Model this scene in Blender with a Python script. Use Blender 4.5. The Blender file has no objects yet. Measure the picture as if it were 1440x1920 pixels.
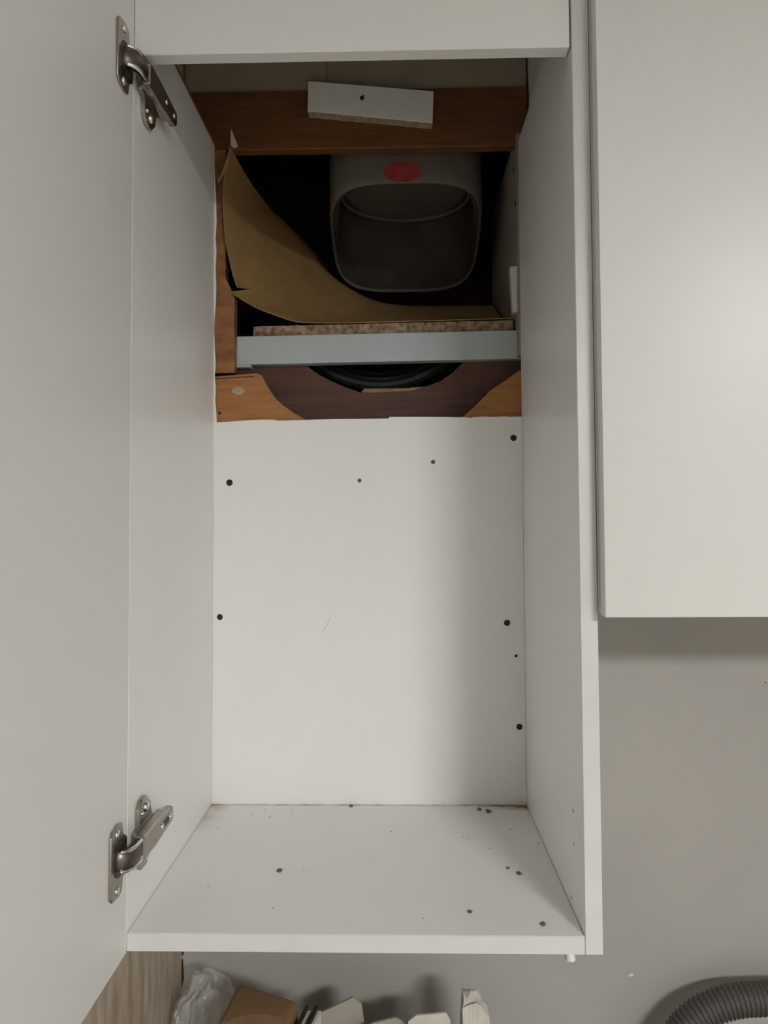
import bpy, bmesh, math, random
from mathutils import Vector, Matrix, noise

random.seed(4)
SC = bpy.context.scene
COL = SC.collection
ZO = 1.42                      # height of the cabinet's inner floor above the room floor
# local frame used below: X right, Y into the wall (cabinet front = 0), Z up from the cabinet's inner floor
W, T, D = 0.418, 0.016, 0.305  # inner width, panel thickness, inner depth of the open cabinet

# ------------------------------------------------------------------ camera
F_PX, SHIFT_PX = 1372.08, -38.65
YAW, PITCH, ROLL = 0.02158, 0.03808, -0.00513
CAM = Vector((0.25282, -0.68029, 0.37797))


def cam_to_world(v):
    x3, y2, z3 = v
    c, s = math.cos(ROLL), math.sin(ROLL)
    x, z2 = c * x3 - s * z3, s * x3 + c * z3
    c, s = math.cos(PITCH), math.sin(PITCH)
    y, z = c * y2 - s * z2, s * y2 + c * z2
    c, s = math.cos(YAW), math.sin(YAW)
    return Vector((c * x - s * y, s * x + c * y, z))


cd = bpy.data.cameras.new('camera')
cd.sensor_fit = 'VERTICAL'
cd.sensor_height = 36.0
cd.sensor_width = 27.0
cd.lens = 36.0 * F_PX / 1920.0
cd.shift_y = SHIFT_PX / 1920.0
cd.clip_start = 0.02
cam = bpy.data.objects.new('camera', cd)
COL.objects.link(cam)
r_, u_, f_ = cam_to_world((1, 0, 0)), cam_to_world((0, 0, 1)), cam_to_world((0, 1, 0))
m3 = Matrix((r_, u_, -f_)).transposed()
cam.matrix_world = Matrix.Translation(CAM + Vector((0, 0, ZO))) @ m3.to_4x4()
SC.camera = cam

# ------------------------------------------------------------------ world, exposure
world = bpy.data.worlds.new('world')
SC.world = world
world.use_nodes = True
world.node_tree.nodes['Background'].inputs[0].default_value = (0.5, 0.5, 0.5, 1)
world.node_tree.nodes['Background'].inputs[1].default_value = 0.02
SC.view_settings.view_transform = 'Standard'
SC.view_settings.look = 'None'
SC.view_settings.gamma = 1.0
SC.view_settings.use_curve_mapping = False
SC.view_settings.exposure = 0.0
LAMP_POS = (1.18, -2.1, 0.90)  # linear pendant in the kitchen, behind and to the right of the camera
LAMP_STRENGTH = 118.0
LAMP_COLOR = (1.0, 0.99, 0.975)


# ------------------------------------------------------------------ material helpers
def mat(name, color, rough=0.5, metal=0.0, spec=0.5, var=0.0, vscale=20, stretch=(1, 1, 1), bump=0.0, bscale=200,
        color2=None, detail=3.0, alpha=1.0, trans=0.0, coat=0.0):
    m = bpy.data.materials.new(name)
    m.use_nodes = True
    nt = m.node_tree
    b = nt.nodes['Principled BSDF']
    b.inputs['Base Color'].default_value = (*color, 1)
    b.inputs['Roughness'].default_value = rough
    b.inputs['Metallic'].default_value = metal
    b.inputs['Specular IOR Level'].default_value = spec
    b.inputs['Alpha'].default_value = alpha
    b.inputs['Transmission Weight'].default_value = trans
    b.inputs['Coat Weight'].default_value = coat
    tc = nt.nodes.new('ShaderNodeTexCoord')
    mp = nt.nodes.new('ShaderNodeMapping')
    mp.inputs['Scale'].default_value = stretch
    nt.links.new(tc.outputs['Object'], mp.inputs['Vector'])
    if var > 0 or color2:
        n = nt.nodes.new('ShaderNodeTexNoise')
        n.inputs['Scale'].default_value = vscale
        n.inputs['Detail'].default_value = detail
        nt.links.new(mp.outputs[0], n.inputs['Vector'])
        r = nt.nodes.new('ShaderNodeValToRGB')
        c2 = color2 or tuple(max(0, c * (1 - var)) for c in color)
        c1 = color if color2 else tuple(min(1, c * (1 + var * .5)) for c in color)
        r.color_ramp.elements[0].position = 0.32
        r.color_ramp.elements[1].position = 0.68
        r.color_ramp.elements[0].color = (*c2, 1)
        r.color_ramp.elements[1].color = (*c1, 1)
        nt.links.new(n.outputs['Fac'], r.inputs['Fac'])
        nt.links.new(r.outputs[0], b.inputs['Base Color'])
    if bump > 0:
        n2 = nt.nodes.new('ShaderNodeTexNoise')
        n2.inputs['Scale'].default_value = bscale
        n2.inputs['Detail'].default_value = 2
        nt.links.new(mp.outputs[0], n2.inputs['Vector'])
        bp = nt.nodes.new('ShaderNodeBump')
        bp.inputs['Strength'].default_value = bump
        bp.inputs['Distance'].default_value = 0.002
        nt.links.new(n2.outputs['Fac'], bp.inputs['Height'])
        nt.links.new(bp.outputs[0], b.inputs['Normal'])
    return m


def math_node(nt, op, a, b=None, clamp=False):
    n = nt.nodes.new('ShaderNodeMath')
    n.operation = op
    n.use_clamp = clamp
    for i, v in enumerate((a, b)):
        if v is None:
            continue
        if isinstance(v, (int, float)):
            n.inputs[i].default_value = v
        else:
            nt.links.new(v, n.inputs[i])
    return n.outputs[0]


WHITE = (0.86, 0.858, 0.838)
M = {}
M['white'] = mat('white_laminate', WHITE, rough=0.36, var=0.03, vscale=4, bump=0.012, bscale=320)
M['white_edge'] = mat('white_edge_band', (0.66, 0.66, 0.648), rough=0.4, var=0.03, vscale=30)
M['door'] = mat('white_door_lacquer', (0.77, 0.765, 0.745), rough=0.43, var=0.02, vscale=3, bump=0.015, bscale=260, spec=0.7)
M['wall'] = mat('grey_painted_wall', (0.40, 0.385, 0.355), rough=0.7, var=0.05, vscale=6, bump=0.08, bscale=160)
M['room'] = mat('pale_room_paint', (0.63, 0.62, 0.595), rough=0.9, var=0.03, vscale=3)
M['roomfloor'] = mat('wooden_floor', (0.46, 0.41, 0.34), rough=0.5, var=0.3, vscale=6, stretch=(1, 8, 1))
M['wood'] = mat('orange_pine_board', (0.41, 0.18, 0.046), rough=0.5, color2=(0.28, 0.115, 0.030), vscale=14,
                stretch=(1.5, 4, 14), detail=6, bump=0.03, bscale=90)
M['woodshade'] = mat('shaded_pine_board', (0.18, 0.075, 0.022), rough=0.55, color2=(0.12, 0.05, 0.015), vscale=14,
                   stretch=(1.5, 4, 14), detail=6, bump=0.03, bscale=90)  # same pine as the sill, with the head board's shade mixed into the colour
M['woodv'] = mat('orange_pine_strip', (0.34, 0.15, 0.045), rough=0.5, color2=(0.17, 0.065, 0.022), vscale=9,
                 stretch=(3, 4, 7), detail=6, bump=0.03, bscale=90)
M['woodcut'] = mat('raw_cut_wood', (0.36, 0.24, 0.12), rough=0.8, color2=(0.22, 0.13, 0.06), vscale=60, detail=5)
M['redwood'] = mat('red_brown_board', (0.105, 0.036, 0.020), rough=0.6, color2=(0.06, 0.022, 0.013), vscale=9,
                   stretch=(2, 4, 16), detail=6)
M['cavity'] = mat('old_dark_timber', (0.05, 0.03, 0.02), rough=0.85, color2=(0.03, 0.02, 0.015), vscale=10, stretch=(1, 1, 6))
M['upperwall'] = mat('shaded_white_wall', (0.40, 0.35, 0.26), rough=0.8, var=0.08, vscale=8)  # white boards, their olive shade put into the base colour
M['chip'] = mat('particle_board_core', (0.46, 0.33, 0.22), rough=0.9, color2=(0.12, 0.075, 0.045), vscale=120, detail=5, bump=0.5, bscale=200)
M['core'] = mat('pale_offcut_core', (0.46, 0.37, 0.27), rough=0.9, color2=(0.30, 0.23, 0.16), vscale=120, detail=4, bump=0.3, bscale=160)
M['scuff'] = mat('pencil_grey', (0.62, 0.61, 0.585), rough=0.6, var=0.1, vscale=200)
M['chipface'] = mat('particle_board_face', (0.30, 0.20, 0.12), rough=0.9, color2=(0.2, 0.13, 0.08), vscale=60)
M['card'] = mat('brown_cardboard', (0.35, 0.215, 0.085), rough=0.8, var=0.12, vscale=25, bump=0.04, bscale=120)
M['rail'] = mat('bluish_white_rail', (0.45, 0.485, 0.50), rough=0.35, var=0.04, vscale=12)
M['ductin'] = mat('dark_duct_inside', (0.065, 0.053, 0.044), rough=0.75, spec=0.15, var=0.3, vscale=14)  # inside of the duct, darker than its outer shell
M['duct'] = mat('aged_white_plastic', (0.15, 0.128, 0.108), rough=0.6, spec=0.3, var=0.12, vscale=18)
M['red'] = mat('red_sticker', (0.30, 0.018, 0.02), rough=0.6, color2=(0.36, 0.06, 0.055), vscale=60)
M['nickel'] = mat('nickel_plated_steel', (0.40, 0.365, 0.32), rough=0.27, metal=1.0, var=0.1, vscale=50)
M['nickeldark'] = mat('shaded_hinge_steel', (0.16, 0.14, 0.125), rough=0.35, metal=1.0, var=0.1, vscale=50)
M['liner'] = mat('dark_liner_board', (0.34, 0.29, 0.26), rough=0.6, var=0.12, vscale=14)  # one darker tone over the whole liner board
M['smear'] = mat('dried_filler', (0.46, 0.34, 0.22), rough=0.9, var=0.2, vscale=120)
M['chrome'] = mat('polished_screw_steel', (0.75, 0.72, 0.68), rough=0.16, metal=1.0, var=0.05, vscale=60)
M['darksteel'] = mat('dark_hinge_recess', (0.06, 0.052, 0.045), rough=0.5, metal=0.4, var=0.1, vscale=40)
M['black'] = mat('black_rubber', (0.008, 0.009, 0.010), rough=0.6, var=0.2, vscale=30)
M['crumb'] = mat('brown_crumb', (0.22, 0.13, 0.075), rough=0.9, var=0.4, vscale=300)
M['greycrumb'] = mat('grey_dust_fleck', (0.42, 0.39, 0.35), rough=0.9, var=0.3, vscale=300)
M['oak'] = mat('greyed_oak_laminate', (0.56, 0.475, 0.375), rough=0.5, color2=(0.35, 0.28, 0.21), vscale=16,
               stretch=(3, 4.5, 1.0), detail=4, bump=0.03, bscale=100)
M['worktop'] = mat('dark_worktop', (0.18, 0.16, 0.14), rough=0.4, var=0.2, vscale=40)
M['hose'] = mat('grey_hose_plastic', (0.075, 0.072, 0.064), rough=0.5, var=0.1, vscale=30)
M['bag'] = mat('clear_plastic_film', (0.80, 0.785, 0.75), rough=0.09, alpha=0.30, spec=1.0, var=0.15, vscale=40, bump=1.0, bscale=70)
next(n for n in M['bag'].node_tree.nodes if n.type == 'BUMP').inputs['Distance'].default_value = 0.008
M['parcel'] = mat('brown_parcel_card', (0.25, 0.145, 0.065), rough=0.6, var=0.2, vscale=12, bump=0.05, bscale=60)
M['tape'] = mat('glossy_parcel_tape', (0.34, 0.21, 0.12), rough=0.25, var=0.15, vscale=40)
M['paper'] = mat('white_paper', (0.60, 0.57, 0.51), rough=0.85, var=0.06, vscale=30, bump=0.05, bscale=80)
M['beige'] = mat('beige_card', (0.36, 0.335, 0.29), rough=0.8, var=0.08, vscale=20)
M['blackedge'] = mat('black_edge', (0.02, 0.017, 0.02), rough=0.6, var=0.2, vscale=50)
M['capbright'] = mat('bright_white_melamine', (0.86, 0.855, 0.83), rough=0.4, var=0.03, vscale=50)
M['capwhite'] = mat('white_plastic', (0.75, 0.73, 0.68), rough=0.4, var=0.03, vscale=50)

# cabinet floor: white laminate with rusty-brown grime along the rear edge and corners (real dirt)
m = mat('white_laminate_stained', WHITE, rough=0.4, var=0.03, vscale=4)
nt = m.node_tree
b = nt.nodes['Principled BSDF']
base_src = b.inputs['Base Color'].links[0].from_socket
tc = next(n for n in nt.nodes if n.type == 'TEX_COORD')
sep = nt.nodes.new('ShaderNodeSeparateXYZ')
nt.links.new(tc.outputs['Object'], sep.inputs[0])
X, Y = sep.outputs['X'], sep.outputs['Y']      # object frame: X -W/2..W/2, Y 0..D
nz = nt.nodes.new('ShaderNodeTexNoise')
nz.inputs['Scale'].default_value = 45
nz.inputs['Detail'].default_value = 6
nt.links.new(tc.outputs['Object'], nz.inputs['Vector'])
back = math_node(nt, 'MULTIPLY', math_node(nt, 'SUBTRACT', Y, D - 0.007), 1 / 0.007, True)
left = math_node(nt, 'MULTIPLY', math_node(nt, 'SUBTRACT', math_node(nt, 'MULTIPLY', X, -1), W / 2 - 0.03), 1 / 0.03, True)
right = math_node(nt, 'MULTIPLY', math_node(nt, 'SUBTRACT', X, W / 2 - 0.07), 1 / 0.07, True)
rear = math_node(nt, 'MULTIPLY', math_node(nt, 'SUBTRACT', Y, D - 0.09), 1 / 0.09, True)
rear2 = math_node(nt, 'MULTIPLY', math_node(nt, 'SUBTRACT', Y, D - 0.02), 1 / 0.02, True)
corner = math_node(nt, 'ADD', math_node(nt, 'MULTIPLY', left, rear), math_node(nt, 'MULTIPLY', math_node(nt, 'MULTIPLY', right, rear2), 2.2))
mask = math_node(nt, 'ADD', math_node(nt, 'MULTIPLY', back, 0.9), corner)
mask = math_node(nt, 'MULTIPLY', mask, math_node(nt, 'SUBTRACT', math_node(nt, 'MULTIPLY', nz.outputs['Fac'], 2.6), 0.65), True)
mx = nt.nodes.new('ShaderNodeMix')
mx.data_type = 'RGBA'
nt.links.new(mask, mx.inputs['Factor'])
nt.links.new(base_src, mx.inputs['A'])
mx.inputs['B'].default_value = (0.26, 0.13, 0.045, 1)
nt.links.new(mx.outputs['Result'], b.inputs['Base Color'])
M['stained'] = m

m = bpy.data.materials.new('lit_lamp_diffuser')
m.use_nodes = True
nt = m.node_tree
nt.nodes.remove(nt.nodes['Principled BSDF'])
em = nt.nodes.new('ShaderNodeEmission')
em.inputs[0].default_value = (*LAMP_COLOR, 1)
em.inputs[1].default_value = LAMP_STRENGTH
nt.links.new(em.outputs[0], nt.nodes['Material Output'].inputs[0])
M['lamp'] = m


# ------------------------------------------------------------------ mesh helpers (all take local-frame coordinates)
def empty(name, loc, label, cat, group=None):
    o = bpy.data.objects.new(name, None)
    o.empty_display_size = 0.05
    o.location = (loc[0], loc[1], loc[2] + ZO)
    COL.objects.link(o)
    tag(o, label, cat, group)
    o['org'] = loc
    return o


def tag(o, label=None, cat=None, group=None, kind=None):
    if label: o['label'] = label
    if cat: o['category'] = cat
    if group: o['group'] = group
    if kind: o['kind'] = kind
    return o


def mk(name, bm, material, parent=None, smooth=False, sharp=math.radians(35)):
    """link a bmesh (local-frame coordinates) as one object"""
    if parent is not None:
        org = Vector(parent['org'])
    else:
        xs = [v.co for v in bm.verts]
        org = Vector(((min(v.x for v in xs) + max(v.x for v in xs)) / 2,
                      (min(v.y for v in xs) + max(v.y for v in xs)) / 2, min(v.z for v in xs)))
    bmesh.ops.translate(bm, verts=bm.verts, vec=-org)
    bmesh.ops.recalc_face_normals(bm, faces=bm.faces)
    me = bpy.data.meshes.new(name)
    bm.to_mesh(me)
    bm.free()
    me.materials.append(M[material])
    if smooth:
        for p in me.polygons: p.use_smooth = True
        try:
            me.set_sharp_from_angle(angle=sharp)
        except Exception:
            pass
    o = bpy.data.objects.new(name, me)
    COL.objects.link(o)
    if parent is not None:
        o.parent = parent
    else:
        o.location = (org.x, org.y, org.z + ZO)
    o['org'] = tuple(org)
    return o


def bev(bm, w, seg=2):
    if w > 0:
        bmesh.ops.bevel(bm, geom=list(bm.edges), offset=w, segments=seg, profile=0.5, affect='EDGES', clamp_overlap=True)
    return bm


def box_bm(x0, x1, y0, y1, z0, z1, b=0.0006, seg=1):
    bm = bmesh.new()
    bmesh.ops.create_cube(bm, size=1)
    for v in bm.verts:
        v.co = ((x0 + x1) / 2 + v.co.x * (x1 - x0), (y0 + y1) / 2 + v.co.y * (y1 - y0), (z0 + z1) / 2 + v.co.z * (z1 - z0))
    return bev(bm, b, seg)


def box(name, x0, x1, y0, y1, z0, z1, m, parent=None, b=0.0006, seg=1, **k):
    return mk(name, box_bm(x0, x1, y0, y1, z0, z1, b, seg), m, parent, **k)


def prism_bm(poly, y0, y1, axis='Y', b=0.0):
    """extrude polygon: axis Y -> poly in (x,z); axis X -> poly in (y,z); axis Z -> poly in (x,y)"""
    bm = bmesh.new()

    def P(p, d):
        return {'Y': (p[0], d, p[1]), 'X': (d, p[0], p[1]), 'Z': (p[0], p[1], d)}[axis]
    a = [bm.verts.new(P(p, y0)) for p in poly]
    c = [bm.verts.new(P(p, y1)) for p in poly]
    bm.faces.new(a)
    bm.faces.new(list(reversed(c)))
    n = len(poly)
    for i in range(n):
        bm.faces.new((a[i], c[i], c[(i + 1) % n], a[(i + 1) % n]))
    bmesh.ops.recalc_face_normals(bm, faces=bm.faces)
    return bev(bm, b, 1)


def cyl_bm(p0, p1, r0, r1=None, n=16, b=0.0):
    r1 = r0 if r1 is None else r1
    p0, p1 = Vector(p0), Vector(p1)
    d = (p1 - p0)
    bm = bmesh.new()
    bmesh.ops.create_cone(bm, cap_ends=True, segments=n, radius1=r0, radius2=r1, depth=d.length)
    q = Vector((0, 0, 1)).rotation_difference(d.normalized())
    bmesh.ops.transform(bm, matrix=Matrix.Translation((p0 + p1) / 2) @ q.to_matrix().to_4x4(), verts=bm.verts)
    return bev(bm, b, 2)


def sweep_bm(pts, rad, n=12, up=Vector((0, 0, 1)), sq=(1, 1)):
    """tube along points; rad: number or list; sq scales the two cross axes"""
    pts = [Vector(p) for p in pts]
    bm = bmesh.new()
    rings = []
    prev = None
    for i, p in enumerate(pts):
        t = (pts[min(i + 1, len(pts) - 1)] - pts[max(i - 1, 0)]).normalized()
        if prev is None:
            a = up if abs(t.dot(up)) < 0.95 else Vector((1, 0, 0))
            u = (a - t * a.dot(t)).normalized()
        else:
            u = (prev - t * prev.dot(t)).normalized()
        prev = u
        v = t.cross(u)
        r = rad[i] if isinstance(rad, (list, tuple)) else rad
        rings.append([bm.verts.new(p + u * (math.cos(2 * math.pi * k / n) * r * sq[0]) + v * (math.sin(2 * math.pi * k / n) * r * sq[1]))
                      for k in range(n)])
    for a, c in zip(rings, rings[1:]):
        for k in range(n):
            bm.faces.new((a[k], a[(k + 1) % n], c[(k + 1) % n], c[k]))
    bm.faces.new(list(reversed(rings[0])))
    bm.faces.new(rings[-1])
    return bm


def spline(pts, n):
    """Catmull-Rom through pts, n samples"""
    P = [Vector(p) for p in pts]
    P = [P[0] * 2 - P[1]] + P + [P[-1] * 2 - P[-2]]
    out = []
    segs = len(P) - 3
    for i in range(n):
        u = i / (n - 1) * segs
        k = min(int(u), segs - 1)
        t = u - k
        a, b_, c, d = P[k:k + 4]
        out.append(0.5 * ((2 * b_) + (c - a) * t + (2 * a - 5 * b_ + 4 * c - d) * t * t + (3 * b_ - a - 3 * c + d) * t ** 3))
    return out


def structure(o):
    o['kind'] = 'structure'
    return o


# ================================================================== the setting
WY = 0.330                     # kitchen wall plane
RX0, RX1, RY0, CZ = -1.6, 2.6, -3.2, 1.13
# back wall with the rough opening behind the cabinet
HX0, HX1, HZ0, HZ1 = -0.012, 0.452, 0.46, 0.90
bm = bmesh.new()
for (a0, a1, c0, c1) in ((RX0, HX0, -ZO, CZ), (HX1, RX1, -ZO, CZ), (HX0, HX1, -ZO, HZ0), (HX0, HX1, HZ1, CZ)):
    t = box_bm(a0, a1, WY, WY + 0.008, c0, c1, 0)
    me = bpy.data.meshes.new('tmp'); t.to_mesh(me); t.free(); bm.from_mesh(me); bpy.data.meshes.remove(me)
bmesh.ops.remove_doubles(bm, verts=bm.verts, dist=1e-5)
wall = tag(mk('wall_back', bm, 'wall'), 'grey painted kitchen wall behind the cabinets', kind='structure')
# white wall boards above the cabinet, shade painted into their colour, with a vertical joint
box('upper_wall_board', -0.0455, 0.1540, 0.3185, WY - 0.0005, 0.9755, CZ - 0.003, 'upperwall', wall)
box('upper_wall_board', 0.1546, 0.432, 0.3180, WY - 0.0005, 0.9765, CZ - 0.003, 'upperwall', wall)
# paint and plaster flecks on the wall
for (fx, fz, r) in ((0.5583, -0.2332, 0.004), (0.7458, 0.1544, 0.0018)):
    bm = cyl_bm((fx, WY + 0.0005, fz), (fx, WY - 0.0012, fz), r, r * 0.6, 8)
    for v in bm.verts: v.co.z = fz + (v.co.z - fz) * 0.5 + (v.co.x - fx) * 0.25
    mk('paint_fleck', bm, 'capwhite' if fz < 0 else 'crumb', wall)
# dark open joint between the wall and the oak end panel
for z0, z1, w in ((-0.2128, -0.204, 0.0022), (-0.255, -0.217, 0.0026)):
    mk('open_joint', prism_bm([(-0.0462, z0), (-0.0462 + w, (z0 * 2 + z1) / 3), (-0.0462 + w * .5, z1), (-0.0468, z1)], WY - 0.0012, WY + 0.0005), 'blackedge', wall)

# cavity behind the opening (five sides)
CX0, CX1, CY1, CZ0, CZ1 = -0.03, 0.47, 0.80, 0.44, 1.08
bm = bmesh.new()
y0 = WY + 0.0085
for q in ((CX0 - .01, CX0, y0, CY1, CZ0, CZ1), (CX1, CX1 + .01, y0, CY1, CZ0, CZ1), (CX0, CX1, CY1, CY1 + .01, CZ0, CZ1),
          (CX0, CX1, y0, CY1, CZ0 - .01, CZ0), (CX0, CX1, y0, CY1, CZ1, CZ1 + .01)):
    t = box_bm(*q, 0)
    me = bpy.data.meshes.new('tmp'); t.to_mesh(me); t.free(); bm.from_mesh(me); bpy.data.meshes.remove(me)
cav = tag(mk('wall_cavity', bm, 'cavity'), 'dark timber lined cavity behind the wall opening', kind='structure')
box('batten', CX0, CX1, CY1 - 0.03, CY1, 0.80, 0.86, 'redwood', cav)

structure(box('floor', RX0, RX1, RY0, WY, -ZO - 0.05, -ZO, 'roomfloor', b=0))
structure(box('ceiling', RX0, RX1, RY0, WY, CZ, CZ + 0.05, 'room', b=0))
structure(box('wall_left', RX0 - 0.05, RX0, RY0, WY, -ZO, CZ, 'room', b=0))
structure(box('wall_right', RX1, RX1 + 0.05, RY0, WY, -ZO, CZ, 'room', b=0))
structure(box('wall_front', RX0, RX1, RY0 - 0.05, RY0, -ZO, CZ, 'room', b=0))

# linear pendant lamp
lx, ly, lz = LAMP_POS
lamp = empty('pendant_lamp', (lx, ly, lz), 'long white linear pendant lamp hanging from the kitchen ceiling', 'lamp')
box('diffuser', lx - 0.27, lx + 0.27, ly - 0.17, ly + 0.17, lz - 0.009, lz + 0.009, 'lamp', lamp, b=0.004)
box('housing', lx - 0.275, lx + 0.275, ly - 0.175, ly + 0.175, lz + 0.0095, lz + 0.045, 'capwhite', lamp, b=0.003)
for s in (-1, 1):
    mk('suspension_wire', cyl_bm((lx + s * 0.25, ly, lz + 0.045), (lx + s * 0.25, ly, CZ), 0.0012, n=6), 'black', lamp)

# ================================================================== open wall cabinet
cab = empty('wall_cabinet', (W / 2, 0, 0), 'open white wall cabinet with its left door swung wide and rear panel cut away', 'cabinet')
PT = 0.895                     # top of the side panels
box('side_panel', -T, 0, 0, D + 0.003, -T, PT, 'white', cab)
rp = box('side_panel', W, W + T, 0, D + 0.003, -T, PT, 'white', cab)
for (fy, fz, r) in ((0.039, 0.0968, 0.0019), (0.039, 0.065, 0.0014), (0.052, 0.008, 0.0017)):
    mk('dirt_fleck', cyl_bm((W - 0.0004, fy, fz), (W + 0.0003, fy, fz), r, r, 8), 'greycrumb', rp)
for s, x0 in ((0, -T), (1, W)):
    box('edge_band', x0 + 0.0002, x0 + T - 0.0002, -0.0007, 0.0002, -T + 0.0003, PT - 0.0003, 'white_edge', cab, b=0.0003)
box('bottom_panel', 0.0003, W - 0.0003, 0, D + 0.003, -T, 0, 'stained', cab)
box('edge_band', 0.0006, W - 0.0008, -0.0006, 0.0002, -T + 0.0002, -0.0002, 'white_edge', cab, b=0.0003)
box('fascia', 0.0004, W - 0.0018, 0.0, 0.016, 0.8242, CZ - 0.006, 'door', cab, b=0.0008)  # upper end, out of view, carried up to the ceiling to stop light
box('light_stop_strip', -T, -0.0003, 0.0, 0.016, PT + 0.001, CZ - 0.006, 'white', cab)  # unseen strips added over the side panels to keep room light out
box('light_stop_strip', W + 0.0003, W + T, 0.0, 0.016, PT + 0.001, CZ - 0.006, 'white', cab)
# thin raw lath lying on the left side panel
box('lath', -T, -0.0002, 0.02, D, PT + 0.0002, PT + 0.006, 'woodv', cab)
# white cap under the right front corner
mk('screw_cap', cyl_bm((0.4055, 0.0055, -T - 0.0080), (0.4055, 0.0065, -T + 0.0005), 0.0052, 0.0036, 12, b=0.0012), 'capwhite', cab, True)

# rear panel: cut roughly at the top, ragged remnant along the left, drilled holes
poly = [(0.0002, 0.0), (W - 0.0003, 0.0), (W - 0.0003, 0.5152)]
top = [(0.4132, .5154), (0.401, .5150), (0.395, .5158), (0.378, .5151), (0.366, .5157), (0.352, .5150), (0.349, .5139), (0.343, .5148),
       (0.315, .5156), (0.28, .5161), (0.2393, .5163), (0.2385, .5142), (0.20, .5140), (0.16, .5139), (0.123, .5131), (0.0873, .5124),
       (0.084, .5136), (0.066, .5140), (0.045, .5132), (0.022, .5116), (0.0045, .5108)]
rem = [(0.0036, .525), (0.0022, .540), (0.0030, .556), (0.0012, .575), (0.0026, .590), (0.0014, .612), (0.0002, .640), (0.0008, .655),
       (0.0024, .672), (0.0030, .70), (0.0020, .722), (0.0032, .75), (0.0018, .765), (0.0034, .79), (0.0026, .815), (0.0012, .84), (0.0002, .862)]
bm = prism_bm(poly + top + rem, D, D + 0.003)
bmesh.ops.triangulate(bm, faces=[f for f in bm.faces if len(f.verts) > 4])
bp_ = mk('back_panel', bm, 'white', cab)
HOLES = [(0.0221, .4286, .0046), (0.0096, .2476, .0042), (0.395, .2390, .0044), (0.4096, .1019, .0042), (0.4064, .4866, .0044),
         (0.1985, .4304, .0028), (0.2979, .4549, .0030), (0.4065, .1952, .0022)]
cut = bmesh.new()
for (hx, hz, r) in HOLES:
    t = cyl_bm((hx, D - 0.01, hz), (hx, D + 0.013, hz), r, n=14)
    me = bpy.data.meshes.new('tmp'); t.to_mesh(me); t.free(); cut.from_mesh(me); bpy.data.meshes.remove(me)
co = mk('hole_cutter', cut, 'white', cab)
md = bp_.modifiers.new('holes', 'BOOLEAN')
md.object = co
md.operation = 'DIFFERENCE'
md.solver = 'EXACT'
bpy.context.view_layer.update()
dg = bpy.context.evaluated_depsgraph_get()
new = bpy.data.meshes.new_from_object(bp_.evaluated_get(dg))
bp_.modifiers.clear()
bp_.data = new
bpy.data.objects.remove(co)
# old screws sunk in the two brown holes
for (hx, hz, r) in HOLES[5:7]:
    mk('sunken_screw', cyl_bm((hx, D + 0.0012, hz), (hx, D + 0.006, hz), r * 0.96, n=12), 'crumb', bp_)
for (hx, hz, r) in HOLES[:5] + HOLES[7:]:
    mk('sunken_screw', cyl_bm((hx, D + 0.0016, hz), (hx, D + 0.006, hz), r * 0.97, n=12), 'black', bp_)
# pencil scuff
mk('pencil_scuff', prism_bm([(0.1452, .222), (0.1500, .230), (0.1560, .2395), (0.1605, .2500), (0.1600, .2502), (0.1553, .2402), (0.1494, .2307)], D - 0.0001, D + 0.0004), 'scuff', bp_)

# door, opened square to the front
door = mk('door', box_bm(-0.018, 0.0002, -0.452, -0.0009, -T - 0.001, CZ - 0.07, 0.0002), 'door', cab)


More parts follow.
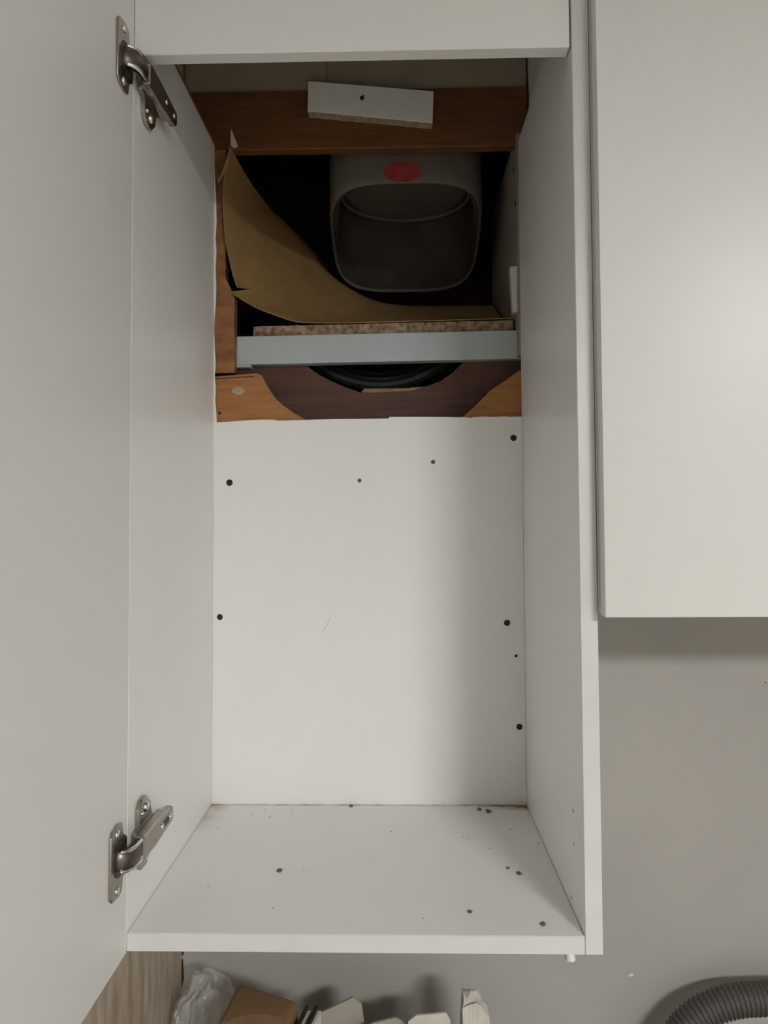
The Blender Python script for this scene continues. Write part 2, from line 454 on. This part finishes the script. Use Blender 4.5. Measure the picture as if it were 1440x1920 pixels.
def hinge(zc):
    h = mk('hinge', bev(box_bm(0.0045, 0.010, 0.004, 0.070, zc - 0.0075, zc + 0.0075, 0), 0.001), 'nickel', cab, True)
    # wing plate on the cabinet side
    wing = [(0.018, -.010), (0.019, -.026), (0.026, -.033), (0.040, -.033), (0.050, -.024), (0.054, -.010), (0.062, -.0078),
            (0.062, .0078), (0.054, .010), (0.050, .024), (0.040, .033), (0.026, .033), (0.019, .026), (0.018, .010), (0.008, .0078), (0.008, -.0078)]
    mk('mounting_plate', prism_bm([(a, zc + c) for a, c in wing], 0.0001, 0.0046, 'X', 0.0007), 'nickel', h, True)
    for s in (-1, 1):
        mk('screw', cyl_bm((0.004, 0.036, zc + s * 0.023), (0.0072, 0.036, zc + s * 0.023), 0.0052, 0.0036, 14, b=0.0008), 'chrome', h, True)
        mk('screw', cyl_bm((0.004, 0.025, zc + s * 0.0205), (0.0064, 0.025, zc + s * 0.0205), 0.0026, 0.0018, 12, b=0.0005), 'chrome', h, True)
    # arm: tapered channel
    prof = [(-0.004, -.0110), (0.030, -.0112), (0.060, -.0090), (0.079, -.0080), (0.0815, -.004), (0.0815, .004), (0.079, .0080), (0.060, .0090), (0.030, .0112), (-0.004, .0110)]
    mk('arm', prism_bm([(a, zc + c) for a, c in prof], 0.0098, 0.0175, 'X', 0.0014), 'nickel', h, True)
    mk('slot', prism_bm([(0.050, zc - .0032), (0.066, zc - .0032), (0.068, zc), (0.066, zc + .0032), (0.050, zc + .0032), (0.048, zc)], 0.0165, 0.01775, 'X'), 'darksteel', h)
    for yy, r in ((0.071, 0.0040), (0.046, 0.0036)):
        mk('screw', cyl_bm((0.0155, yy, zc), (0.0188, yy, zc), r, r * 0.75, 14, b=0.0007), 'chrome', h, True)
    # cup flange on the door face
    fl = [(-0.0445, -.026), (-0.040, -.0305), (-0.026, -.0325), (-0.0185, -.030), (-0.0165, -.020), (-0.0075, -.013), (-0.0065, .013),
          (-0.0165, .020), (-0.0185, .030), (-0.026, .0325), (-0.040, .0305), (-0.0445, .026)]
    cf = mk('cup_flange', prism_bm([(a, zc + c) for a, c in fl], 0.0001, 0.0026, 'X', 0.0006), 'nickel', h, True)
    mk('cup', cyl_bm((0.0021, -0.0245, zc), (0.0029, -0.0245, zc), 0.0150, n=24), 'darksteel', h)
    for s in (-1, 1):
        mk('screw', cyl_bm((0.002, -0.0305, zc + s * 0.0245), (0.0042, -0.0305, zc + s * 0.0245), 0.0042, 0.0030, 14, b=0.0006), 'chrome', h, True)
    # two links curving from the cup to the arm
    pts = spline([(-0.004, -0.030, zc), (0.005, -0.0295, zc), (0.0115, -0.022, zc), (0.0135, -0.010, zc), (0.0135, 0.004, zc)], 14)
    mk('link', sweep_bm(pts, 0.0088, 8, sq=(1, 0.30)), 'nickeldark', h, True)
    for s in (-1, 1):
        e = [p + Vector((0.0012, -0.0008, s * 0.0085)) for p in pts[3:]]
        mk('link_edge', sweep_bm(e, 0.0017, 8), 'chrome', h, True)
    pts = spline([(0.0, -0.016, zc), (0.006, -0.016, zc), (0.0095, -0.009, zc), (0.0105, 0.003, zc)], 10)
    mk('link', sweep_bm(pts, 0.0066, 8, sq=(1, 0.28)), 'darksteel', h, True)
    return h


hinge(0.0775)
hinge(0.8045)

# ================================================================== neighbouring cabinet (closed)
nb = empty('wall_cabinet', (0.69, 0, 0.29), 'closed white wall cabinet with a plain flat door on the right', 'cabinet')
NX0, NX1, NZ0 = W + T + 0.0006, 0.985, 0.2915
box('side_panel', NX0, NX0 + T, 0, WY - 0.001, NZ0, CZ - 0.006, 'white', nb)
box('side_panel', NX1 - T, NX1, 0, WY - 0.001, NZ0, CZ - 0.006, 'white', nb)
box('bottom_panel', NX0 + T, NX1 - T, 0, WY - 0.001, NZ0, NZ0 + T, 'white', nb)
box('top_panel', NX0 + T, NX1 - T, 0, WY - 0.001, CZ - 0.006 - T, CZ - 0.006, 'white', nb)
box('door', NX0 + 0.0008, NX1 - 0.001, -0.0205, -0.0025, 0.2893, CZ - 0.010, 'door', nb, b=0.0012, seg=2, smooth=True)

# ================================================================== oak end panel to the left
tag(box('end_panel', -0.067, -0.047, -0.34, WY - 0.0015, -ZO, CZ - 0.004, 'oak'),
    'grey oak laminate end panel below the open cabinet door', 'panel')

# ================================================================== timber around the opening
fr = empty('timber_surround', (0.209, 0.318, 0.47), 'orange pine boards framing the rough opening behind the cabinet', 'boards')
box('head_board', -0.0455, 0.432, 0.3125, WY - 0.0005, 0.8915, 0.9745, 'woodshade', fr, b=0.001)
bm = prism_bm([(-0.011, .5795), (0.0272, .5795), (0.0268, .62), (0.0274, .685), (0.0150, .71), (0.0148, .80), (0.0150, .8905), (-0.011, .8905)], 0.3095, 0.3275)
mk('side_board', bm, 'woodv', fr)
arcL = [(0.0573, .5782), (0.0646, .5759), (0.0729, .5600), (0.0829, .5449), (0.0950, .5335), (0.1085, .5238), (0.123, .5150), (0.15, .50), (0.19, .488)]
arcR = [(0.27, .486), (0.31, .497), (0.3375, .5151), (0.352, .5275), (0.3640, .5390), (0.3754, .5511), (0.395, .5640), (0.4146, .5777), (0.430, .588)]
poly = [(-0.011, .465), (-0.011, .5735)] + arcL + arcR + [(0.449, .592), (0.449, .465)]
bm = prism_bm(poly, 0.3095, 0.3215)
bmesh.ops.triangulate(bm, faces=[f for f in bm.faces if len(f.verts) > 4])
lb = mk('sill_board', bm, 'wood', fr)
# pale plaster smear, saw cut and nail on the sill board
bm = cyl_bm((0.033, 0.3092, .5545), (0.033, 0.3097, .5545), 0.0075, n=12)
for v in bm.verts: v.co = (0.033 + (v.co.x - 0.033) * 1.25, v.co.y, .5545 + (v.co.z - .5545) * 0.7)
mk('filler_smear', bm, 'smear', lb)
mk('saw_cut', prism_bm([(0.001, .5700), (0.001, .5722), (0.055, .5748), (0.055, .5735)], 0.3092, 0.3097), 'redwood', lb)
mk('nail_head', cyl_bm((0.0075, 0.309, .524), (0.0075, 0.3097, .524), 0.0022, n=8), 'blackedge', lb)

# second board with the smaller round cut-out
circ = [(0.118, .600), (0.1257, .5918), (0.1421, .5803), (0.160, .5712), (0.180, .5625), (0.1988, .5556), (0.2033, .5585), (0.24, .5570), (0.2763, .5590), (0.2950, .5650),
        (0.3105, .5705), (0.326, .5810), (0.3375, .5919), (0.345, .600)]
poly = [(-0.025, .442), (-0.025, .600)] + circ + [(0.465, .600), (0.465, .442)]
bm = prism_bm(poly, 0.3395, 0.352)
bmesh.ops.triangulate(bm, faces=[f for f in bm.faces if len(f.verts) > 4])
ib = tag(mk('inner_board', bm, 'redwood'), 'dark red brown board with a round cut-out, behind the pine sill', 'board')
mk('raw_chip', prism_bm([(0.2000, .5560), (0.2035, .5612), (0.2763, .5613), (0.2790, .5600), (0.270, .5578), (0.22, .5556)], 0.3389, 0.3396), 'woodcut', ib)
mk('raw_chip', prism_bm([(0.2690, .5650), (0.2880, .5660), (0.2890, .5610), (0.270, .5612)], 0.354, 0.362), 'wood', ib)
mk('nail_head', cyl_bm((0.374, 0.3388, .551), (0.374, 0.3397, .551), 0.0025, n=8), 'blackedge', ib)

# black hose coil lying in the cavity behind the cut-out
coil = empty('black_hose_coil', (0.225, 0.41, 0.55), 'coil of black rubber hose in the round cut-out under the shelf rail', 'hose')
for (cy, cz, r) in ((0.385, 0.742, 0.168), (0.405, 0.735, 0.150), (0.425, 0.746, 0.150)):
    pts = [(0.225 + r * 0.95 * math.sin(a), cy, cz - r * math.cos(a)) for a in [(-0.68 + 1.36 * i / 30) for i in range(31)]]
    mk('hose_turn', sweep_bm(pts, 0.0085, 10), 'black', coil, True)

# shelf rail + particle board
rl = empty('shelf_rail', (0.235, 0.335, 0.593), 'pale blue-white rail across the opening under the particle board', 'rail')
bm = box_bm(0.0268, 0.4505, 0.325, 0.343, 0.5935, 0.6335, 0.0012, 2)
for v in bm.verts: v.co.z += (v.co.x - 0.0268) * 0.0125
mk('rail_body', bm, 'rail', rl)
bm = box_bm(0.0268, 0.047, 0.3256, 0.3416, 0.5900, 0.5936, 0.0004)
mk('end_tab', bm, 'rail', rl)
pb = empty('particle_board', (0.23, 0.46, 0.634), 'raw edged particle board lying on the pale rail', 'board')
bm = box_bm(0.0483, 0.4125, 0.3335, 0.3375, 0.6350, 0.6495, 0.0008)
for v in bm.verts:
    v.co.z += (v.co.x - 0.0268) * 0.0135
bmesh.ops.subdivide_edges(bm, edges=[e for e in bm.edges if e.calc_length() > 0.2], cuts=60)
for v in bm.verts:
    if v.co.y < 0.335: v.co.y += 0.0009 * noise.noise(Vector((v.co.x * 160, v.co.z * 160, 0)))
    v.co.z += 0.0005 * noise.noise(Vector((v.co.x * 120, 3, v.co.y * 50)))
mk('rough_edge', bm, 'chip', pb)
bm = box_bm(0.0483, 0.4125, 0.3376, 0.62, 0.6352, 0.6492, 0.0005)
for v in bm.verts: v.co.z += (v.co.x - 0.0268) * 0.0135
mk('panel', bm, 'chipface', pb)

# white liner board on the right of the cavity, with its nail holes
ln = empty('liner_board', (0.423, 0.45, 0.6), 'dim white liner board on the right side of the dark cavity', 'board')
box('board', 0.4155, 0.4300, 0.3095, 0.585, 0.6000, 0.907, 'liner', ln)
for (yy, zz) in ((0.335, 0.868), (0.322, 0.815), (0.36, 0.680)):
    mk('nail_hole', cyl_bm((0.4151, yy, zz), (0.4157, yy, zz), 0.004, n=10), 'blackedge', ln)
bl = empty('spacer_block', (0.411, 0.319, 0.659), 'small tilted white block fixed low on the liner board', 'block')
mk('block', prism_bm([(0.4054, .7223), (0.41535, .7240), (0.41535, .6603), (0.4086, .6592)], 0.3120, 0.3270, b=0.0006), 'white_edge', bl)
mk('raw_edge', prism_bm([(0.4088, .6592), (0.41535, .6601), (0.41535, .6570), (0.4090, .6562)], 0.3124, 0.3268), 'woodcut', bl)

# white offcut screwed to the head board
ob = empty('offcut_block', (0.215, 0.304, 0.914), 'white particle board offcut screwed askew to the pine head board', 'block')
q = [(0.1309, .9772), (0.3021, .9599), (0.3003, .9160), (0.1301, .9355)]
mk('white_face', prism_bm(q, 0.2955, 0.2972, b=0.0004), 'capbright', ob)
bm = prism_bm([(a, c) for a, c in q], 0.2973, 0.3122)
bmesh.ops.subdivide_edges(bm, edges=[e for e in bm.edges if e.calc_length() > 0.1], cuts=40)
for v in bm.verts:
    if v.co.z < 0.9772 - (v.co.x - .13) * .1 - .02: v.co.z += 0.0008 * noise.noise(Vector((v.co.x * 140, v.co.y * 90, 1)))
mk('raw_core', bm, 'core', ob)
sx, sz = 0.2045, 0.9520
mk('screw', cyl_bm((sx, 0.2945, sz), (sx, 0.2958, sz), 0.0030, n=12, b=0.0003), 'blackedge', ob)
mk('torn_laminate', prism_bm([(sx - 0.001, sz), (sx + .0025, sz + .005), (sx + .0035, sz + .0045), (sx + .002, sz - .001)], 0.2949, 0.2957), 'crumb', ob)

# ================================================================== cardboard sheet curled inside the cavity
FRONT = spline([(0.0243, .296, .8890), (0.0185, .296, .862), (0.0157, .296, .832), (0.0155, .297, .803), (0.0168, .298, .774), (0.0209, .300, .738), (0.0289, .304, .694),
                (0.039, .308, .6812), (0.056, .315, .6713), (0.084, .324, .6620), (0.1129, .329, .6545), (0.1574, .3325, .6535), (0.2172, .3325, .6540), (0.3141, .3325, .6555), (0.4095, .3325, .6570)], 90)
BACK = spline([(0.0500, .52, .886), (0.0600, .52, .880), (0.0805, .52, .858), (0.1045, .52, .826), (0.1285, .52, .796), (0.1578, .52, .771), (0.202, .52, .744), (0.2551, .52, .733), (0.3257, .52, .7305), (0.4095, .52, .731)], 90)
FAR = spline([(0.110, .68, .868), (0.118, .68, .862), (0.128, .68, .852), (0.140, .68, .842), (0.155, .68, .815), (0.180, .68, .800), (0.225, .68, .784), (0.270, .68, .776), (0.330, .68, .772), (0.4095, .68, .772)], 90)
NT = 26
tear_i = min(range(90), key=lambda i: abs(FRONT[i].z - 0.6925))
bm = bmesh.new()


def card_pt(i, t, side):
    u = t * 1.7
    p = FRONT[i].lerp(BACK[i], u) if u < 1 else BACK[i].lerp(FAR[i], (u - 1) / 0.7)
    t = min(u, 1.0)
    p.z -= 0.010 * math.sin(math.pi * t) * min(1.0, i / 60)
    p.x -= 0.006 * math.sin(math.pi * t) * max(0.0, 1 - i / 40)
    p.z = max(p.z, 0.6535)
    k = max(0.0, 1 - t / 0.16)
    w = max(0.0, 1 - abs(i - tear_i) / 9)
    if side > 0:
        p += Vector((0.0035, -0.001, 0.0045)) * k * w
    else:
        p += Vector((-0.0035, -0.004, -0.0015)) * k * w
    return p


th = 0.0022
for rng, side in ((range(0, tear_i + 1), 1), (range(tear_i, 90), -1)):
    g = [[bm.verts.new(card_pt(i, j / NT, side)) for j in range(NT + 1)] for i in rng]
    for a, c in zip(g, g[1:]):
        for j in range(NT):
            bm.faces.new((a[j], a[j + 1], c[j + 1], c[j]))
# weld the two halves behind the tear
bmesh.ops.remove_doubles(bm, verts=bm.verts, dist=0.0002)
bmesh.ops.recalc_face_normals(bm, faces=bm.faces)
bmesh.ops.solidify(bm, geom=list(bm.faces), thickness=th * 0.5)
cs = empty('cardboard_sheet', (0.2, 0.45, 0.65), 'brown cardboard sheet curled up along the left of the cavity', 'cardboard')
mk('sheet', bm, 'card', cs, True)
# torn flaps at the top left corner
bm = prism_bm([(0.0250, .8890), (0.0257, .9110), (0.0318, .8956), (0.0352, .8870), (0.030, .884)], 0.2935, 0.2945)
mk('torn_flap', bm, 'paper', cs)
bm = prism_bm([(0.0238, .8676), (0.0192, .8544), (0.0091, .8369), (0.0070, .8380), (0.0113, .8457), (0.0214, .8730)], 0.2930, 0.2945)
mk('torn_flap', bm, 'card', cs)

# ================================================================== plastic air duct mouth in the cavity
dc = empty('air_duct', (0.2644, 0.46, 0.77), 'off-white plastic air duct mouth with a red oval sticker, hanging in the dark cavity', 'duct')
DX, DY, DZ, HA, HB, TAN = 0.2644, 0.455, 0.8125, 0.1165, 0.107, 0.44
ND = 72


def sup(a, ha, hb, n=3.6):
    c, s = math.cos(a), math.sin(a)
    return math.copysign(abs(c) ** (2 / n), c) * ha, math.copysign(abs(s) ** (2 / n), s) * hb


bm = bmesh.new()
rings = []


def ring(scale, zfun):
    r = []
    for k in range(ND):
        x, y = sup(2 * math.pi * k / ND, HA * scale, HB * scale)
        r.append(bm.verts.new((DX + x, DY + y, zfun(y))))
    rings.append(r)


mouth = lambda y: DZ - TAN * y
ring(1.0, lambda y: 1.07)
ring(1.0, lambda y: mouth(y) + 0.012)
ring(0.995, lambda y: mouth(y) + 0.003)
ring(0.975, mouth)
ring(0.955, lambda y: mouth(y) + 0.004)
ring(0.945, lambda y: max(mouth(y) + 0.006, 0.826))
ring(0.915, lambda y: max(mouth(y) + 0.008, 0.832))
ring(0.905, lambda y: max(mouth(y) + 0.02, 0.888))
ring(0.86, lambda y: 0.900)
for a, c in zip(rings, rings[1:]):
    for k in range(ND):
        bm.faces.new((a[k], a[(k + 1) % ND], c[(k + 1) % ND], c[k]))
bm.faces.new(rings[-1])
bm.faces.new(list(reversed(rings[0])))
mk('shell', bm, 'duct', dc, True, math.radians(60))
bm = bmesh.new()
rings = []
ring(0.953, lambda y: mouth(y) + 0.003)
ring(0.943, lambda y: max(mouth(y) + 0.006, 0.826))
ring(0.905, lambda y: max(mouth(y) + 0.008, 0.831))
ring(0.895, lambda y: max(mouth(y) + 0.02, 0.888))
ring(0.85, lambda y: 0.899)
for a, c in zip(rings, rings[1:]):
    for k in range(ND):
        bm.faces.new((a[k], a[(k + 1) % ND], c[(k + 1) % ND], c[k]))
mk('inner_surface', bm, 'ductin', dc, True, math.radians(60))  # skin just inside the shell, in the darker tone
pts = [(DX + 0.100 * math.cos(a), DY + 0.092 * math.sin(a), 0.886) for a in [2 * math.pi * k / 48 for k in range(48)]]
bm = bmesh.new()
rr = []
for k, p in enumerate(pts):
    a = 2 * math.pi * k / 48
    d = Vector((math.cos(a), math.sin(a), 0))
    rr.append([bm.verts.new(Vector(p) + d * (0.0032 * math.cos(b_)) + Vector((0, 0, 0.0032 * math.sin(b_)))) for b_ in [2 * math.pi * j / 8 for j in range(8)]])
for k in range(48):
    a, c = rr[k], rr[(k + 1) % 48]
    for j in range(8):
        bm.faces.new((a[j], a[(j + 1) % 8], c[(j + 1) % 8], c[j]))
mk('collar_lip', bm, 'duct', dc, True)
mk('damper_disc', cyl_bm((DX, DY, 0.888), (DX, DY, 0.891), 0.0925, n=48), 'duct', dc)
bm = cyl_bm((DX - 0.004, DY - HB + 0.0006, 0.8745), (DX - 0.004, DY - HB - 0.0006, 0.8745), 0.0275, n=28)
for v in bm.verts: v.co.z = 0.8745 + (v.co.z - 0.8745) * 0.54
mk('oval_sticker', bm, 'red', dc)

# ================================================================== crumbs on the cabinet floor
CR = [(0.1867, .2985, .0030, 'brown crumb against the rear edge of the cabinet floor, midway across'),
      (0.1208, .1203, .0030, 'dark brown crumb on the left half of the cabinet floor'),
      (0.3178, .0402, .0024, 'small brown crumb near the front of the cabinet floor, right of centre'),
      (0.3836, .0188, .0028, 'brown crumb nearest the right front corner of the cabinet floor'),
      (0.3773, .1172, .0029, 'larger of two brown crumbs beside the right side panel'),
      (0.3672, .1290, .0020, 'smaller of two brown crumbs beside the right side panel'),
      (0.3642, .2821, .0036, 'largest brown crumb near the rear right corner of the cabinet floor'),
      (0.3540, .2890, .0030, 'brown crumb just left of the largest one at the rear right corner')]
for i, (x, y, r, lab) in enumerate(CR):
    bm = bmesh.new()
    bmesh.ops.create_icosphere(bm, subdivisions=2, radius=1)
    for v in bm.verts:
        k = 1 + 0.45 * noise.noise(v.co * 1.7 + Vector((i * 5, 0, 0)))
        v.co = Vector((x + v.co.x * r * 0.95 * k, y + v.co.y * r * 1.25 * k, 0.0002 + max(0, (v.co.z + 0.4)) * r * 0.4 * k))
    tag(mk('crumb', bm, 'crumb', None, True), lab, 'crumb', 'crumbs on the cabinet floor')
bm = bmesh.new()
FL = [(0.1473, .1206), (0.0527, .0852), (0.1269, .0456), (0.2723, .0283), (0.0751, .108), (0.0271, .2299), (0.06, .27), (0.085, .262), (0.075, .285), (0.11, .288),
      (0.155, .292), (0.35, .245), (0.3254, .2056), (0.328, .2030), (0.331, .200), (0.385, .2290), (0.391, .234), (0.395, .29), (0.405, .296), (0.385, .298), (0.40, .2985), (0.372, .299),
      (0.28, .2995), (0.31, .299), (0.24, .22), (0.17, .235), (0.354, .176), (0.412, .19)]
for (x, y) in FL:
    r = random.uniform(0.0007, 0.0012)
    me = bmesh.new()
    bmesh.ops.create_icosphere(me, subdivisions=1, radius=r)
    for v in me.verts: v.co = Vector((x + v.co.x * 1.2, y + v.co.y * 1.5, 0.0001 + max(0, v.co.z) * 0.4))
    t = bpy.data.meshes.new('tmp'); me.to_mesh(t); me.free(); bm.from_mesh(t); bpy.data.meshes.remove(t)
tag(mk('dust_flecks', bm, 'greycrumb'), 'fine grey dust and sawdust flecks on the cabinet floor', 'dust', kind='stuff')

# ================================================================== worktop and the clutter standing on it
WT = -0.520
tag(box('worktop', -0.0465, 2.4, -0.30, WY - 0.0005, WT - 0.04, WT, 'worktop', b=0.003, seg=2), 'dark kitchen worktop under the wall cabinets', 'worktop')
bc = empty('base_cabinet', (1.18, 0.035, -ZO), 'white base cabinet under the dark worktop', 'cabinet')
box('plinth', -0.0460, 2.4, -0.20, WY - 0.0005, -ZO, -ZO + 0.12, 'blackedge', bc)
box('carcass', -0.0460, 2.4, -0.245, WY - 0.0005, -ZO + 0.1205, WT - 0.0405, 'white', bc)
for k in range(4):
    d0 = -0.045 + k * 0.611
    dd = box('door', d0, d0 + 0.607, -0.264, -0.2455, -ZO + 0.123, WT - 0.046, 'door', bc, b=0.001)
    hx = d0 + (0.56 if k % 2 == 0 else 0.047)
    mk('handle', sweep_bm(spline([(hx, -0.2638, WT - 0.09), (hx, -0.290, WT - 0.093), (hx, -0.292, WT - 0.15), (hx, -0.290, WT - 0.207), (hx, -0.2638, WT - 0.21)], 20), 0.005, 10), 'nickel', dd, True)

# clear plastic bag
bm = bmesh.new()
bmesh.ops.create_icosphere(bm, subdivisions=6, radius=1)
for v in bm.verts:
    c_ = v.co.copy()
    k = 1 + 0.16 * noise.noise(c_ * 1.8 + Vector((3, 1, 0))) - 0.24 * abs(noise.noise(c_ * 2.6 + Vector((0, 5, 2)))) - 0.12 * abs(noise.noise(c_ * 5.5)) + 0.08
    pw = lambda a, e: math.copysign(abs(a) ** e, a)
    z = pw(c_.z, 0.75)
    zz = WT + 0.001 + (0.170 + 0.166 * z * (0.9 + 0.35 * (k - 0.95)) if z > 0 else 0.170 + 0.170 * z)
    v.co = Vector((0.004 + pw(c_.x, 0.8) * 0.047 * k, 0.262 + pw(c_.y, 0.8) * 0.046 * k, zz))
pbag = tag(mk('plastic_bag', bm, 'bag', None, True, math.radians(40)), 'crumpled clear plastic bag beside the oak end panel', 'bag')

# brown parcel
pc = empty('parcel', (0.090, 0.21, WT), 'brown cardboard parcel with rounded corners between the plastic bag and boards', 'box')


def rot_about(bm, c, ang, axis='Z'):
    bmesh.ops.rotate(bm, verts=bm.verts, cent=c, matrix=Matrix.Rotation(ang, 3, axis))
    return bm


bm = prism_bm([(0.049, .138), (0.120, .128), (0.1325, .191), (0.056, .213)], WT + 0.0005, -0.173, 'Z')
bev(bm, 0.007, 3)
for v in bm.verts:
    f = max(0, (v.co.z - WT) / 0.347)
    v.co.z -= f * ((v.co.x - 0.056) * 0.10)
mk('carton', bm, 'parcel', pc, True)
bm = prism_bm([(0.059, .139), (0.064, .149), (0.078, .156), (0.096, .160), (0.121, .158), (0.117, .134)], -0.1732, -0.1726, 'Z')
for v in bm.verts: v.co.z -= (v.co.x - 0.056) * 0.10
mk('packing_tape', bm, 'tape', pc)

# two thin white boards with black edges
for i, (x, lab) in enumerate(((0.1392, 'thin white board with a black edge, next to the brown parcel'),
                              (0.1507, 'thin white board with a black edge, next to the leaning beige card'))):
    t = empty('thin_board', (x, 0.15, WT), lab, 'board', 'thin boards standing on the worktop')
    bm = box_bm(x + 0.0036, x + 0.0078, 0.10, 0.193, WT + 0.0005, -0.1935, 0.0004)
    bm2 = box_bm(x, x + 0.0035, 0.10, 0.1975, WT + 0.0005, -0.1900, 0.0004)
    for q_ in (bm, bm2):
        for v in q_.verts: v.co.x += (v.co.y - 0.1975) * 0.20
    mk('white_sheet', bm, 'paper', t)
    mk('black_backing', bm2, 'blackedge', t)

# leaning beige card pieces
for i, (pts, y0, y1, m_, lab) in enumerate((
        ([(0.150, WT), (0.1522, -.2213), (0.1925, -.202), (0.2028, -.2107), (0.207, -.24), (0.205, WT)], 0.230, 0.2335, 'beige', 'beige card sheet with a slanted top edge beside the thin boards'),
        ([(0.180, WT), (0.183, -.238), (0.217, -.2207), (0.243, -.2140), (0.262, -.2220), (0.266, WT)], 0.212, 0.2150, 'beige', 'lower beige card standing in front of the slanted sheet'),
        ([(0.256, WT), (0.2590, -.2075), (0.2680, -.2005), (0.2900, -.1985), (0.3030, -.1970), (0.3080, -.2050), (0.3080, WT)], 0.196, 0.1985, 'paper', 'white sheet of paper standing left of the crumpled paper'))):
    bm = prism_bm(pts, y0, y1)
    tag(mk('card_sheet', bm, m_), lab, 'card')

# crumpled white paper
bm = box_bm(0.3165, 0.3600, 0.176, 0.224, WT + 0.002, -0.188, 0)
bmesh.ops.subdivide_edges(bm, edges=list(bm.edges), cuts=9, use_grid_fill=True)
bmesh.ops.triangulate(bm, faces=list(bm.faces))
for v in bm.verts:
    c_ = v.co.copy()
    f = (c_.z - WT) / 0.332
    n_ = Vector((noise.noise(c_ * 55), noise.noise(c_ * 55 + Vector((7, 0, 0))), noise.noise(c_ * 55 + Vector((0, 7, 0)))))
    v.co += n_ * 0.0075 * min(1, f * 3)
    if f > 0.75:
        g = (f - 0.75) / 0.25
        v.co.x += (0.3385 - c_.x) * 0.30 * g
        v.co.y += (0.200 - c_.y) * 0.45 * g
        v.co.z += g * (0.006 - 0.55 * max(0, c_.x - 0.338) - 0.10 * max(0, 0.326 - c_.x))
    v.co.z = max(v.co.z, WT + 0.001)
tag(mk('crumpled_paper', bm, 'paper', None, True, math.radians(14)), 'crumpled white paper standing on the worktop, rightmost of the clutter', 'paper')

# grey corrugated hose arching along the wall
ctrl = [(0.505, 0.235, WT + 0.022), (0.545, 0.262, -.42), (0.5800, 0.276, -.315), (0.6120, 0.279, -.2635), (0.6550, 0.279, -.2380), (0.7100, 0.278, -.2295), (0.80, 0.277, -.2330), (0.93, 0.275, -.27),
        (1.02, 0.270, -.36), (1.06, 0.26, -.47), (1.12, 0.25, WT + 0.022), (1.3, 0.22, WT + 0.022)]
N = 1100
pth = spline(ctrl, N)
L = [0]
for a, c in zip(pth, pth[1:]): L.append(L[-1] + (c - a).length)
rad = [0.0185 + 0.0011 * (1 if math.cos(2 * math.pi * l / 0.0058) > 0 else -1) * abs(math.cos(2 * math.pi * l / 0.0058)) ** 0.5 for l in L]
bm = sweep_bm(pth, rad, 20)
tag(mk('corrugated_hose', bm, 'hose', None, True, math.radians(50)), 'grey corrugated plastic hose arching in front of the wall', 'hose')

for o in bpy.data.objects:
    if 'org' in o: del o['org']
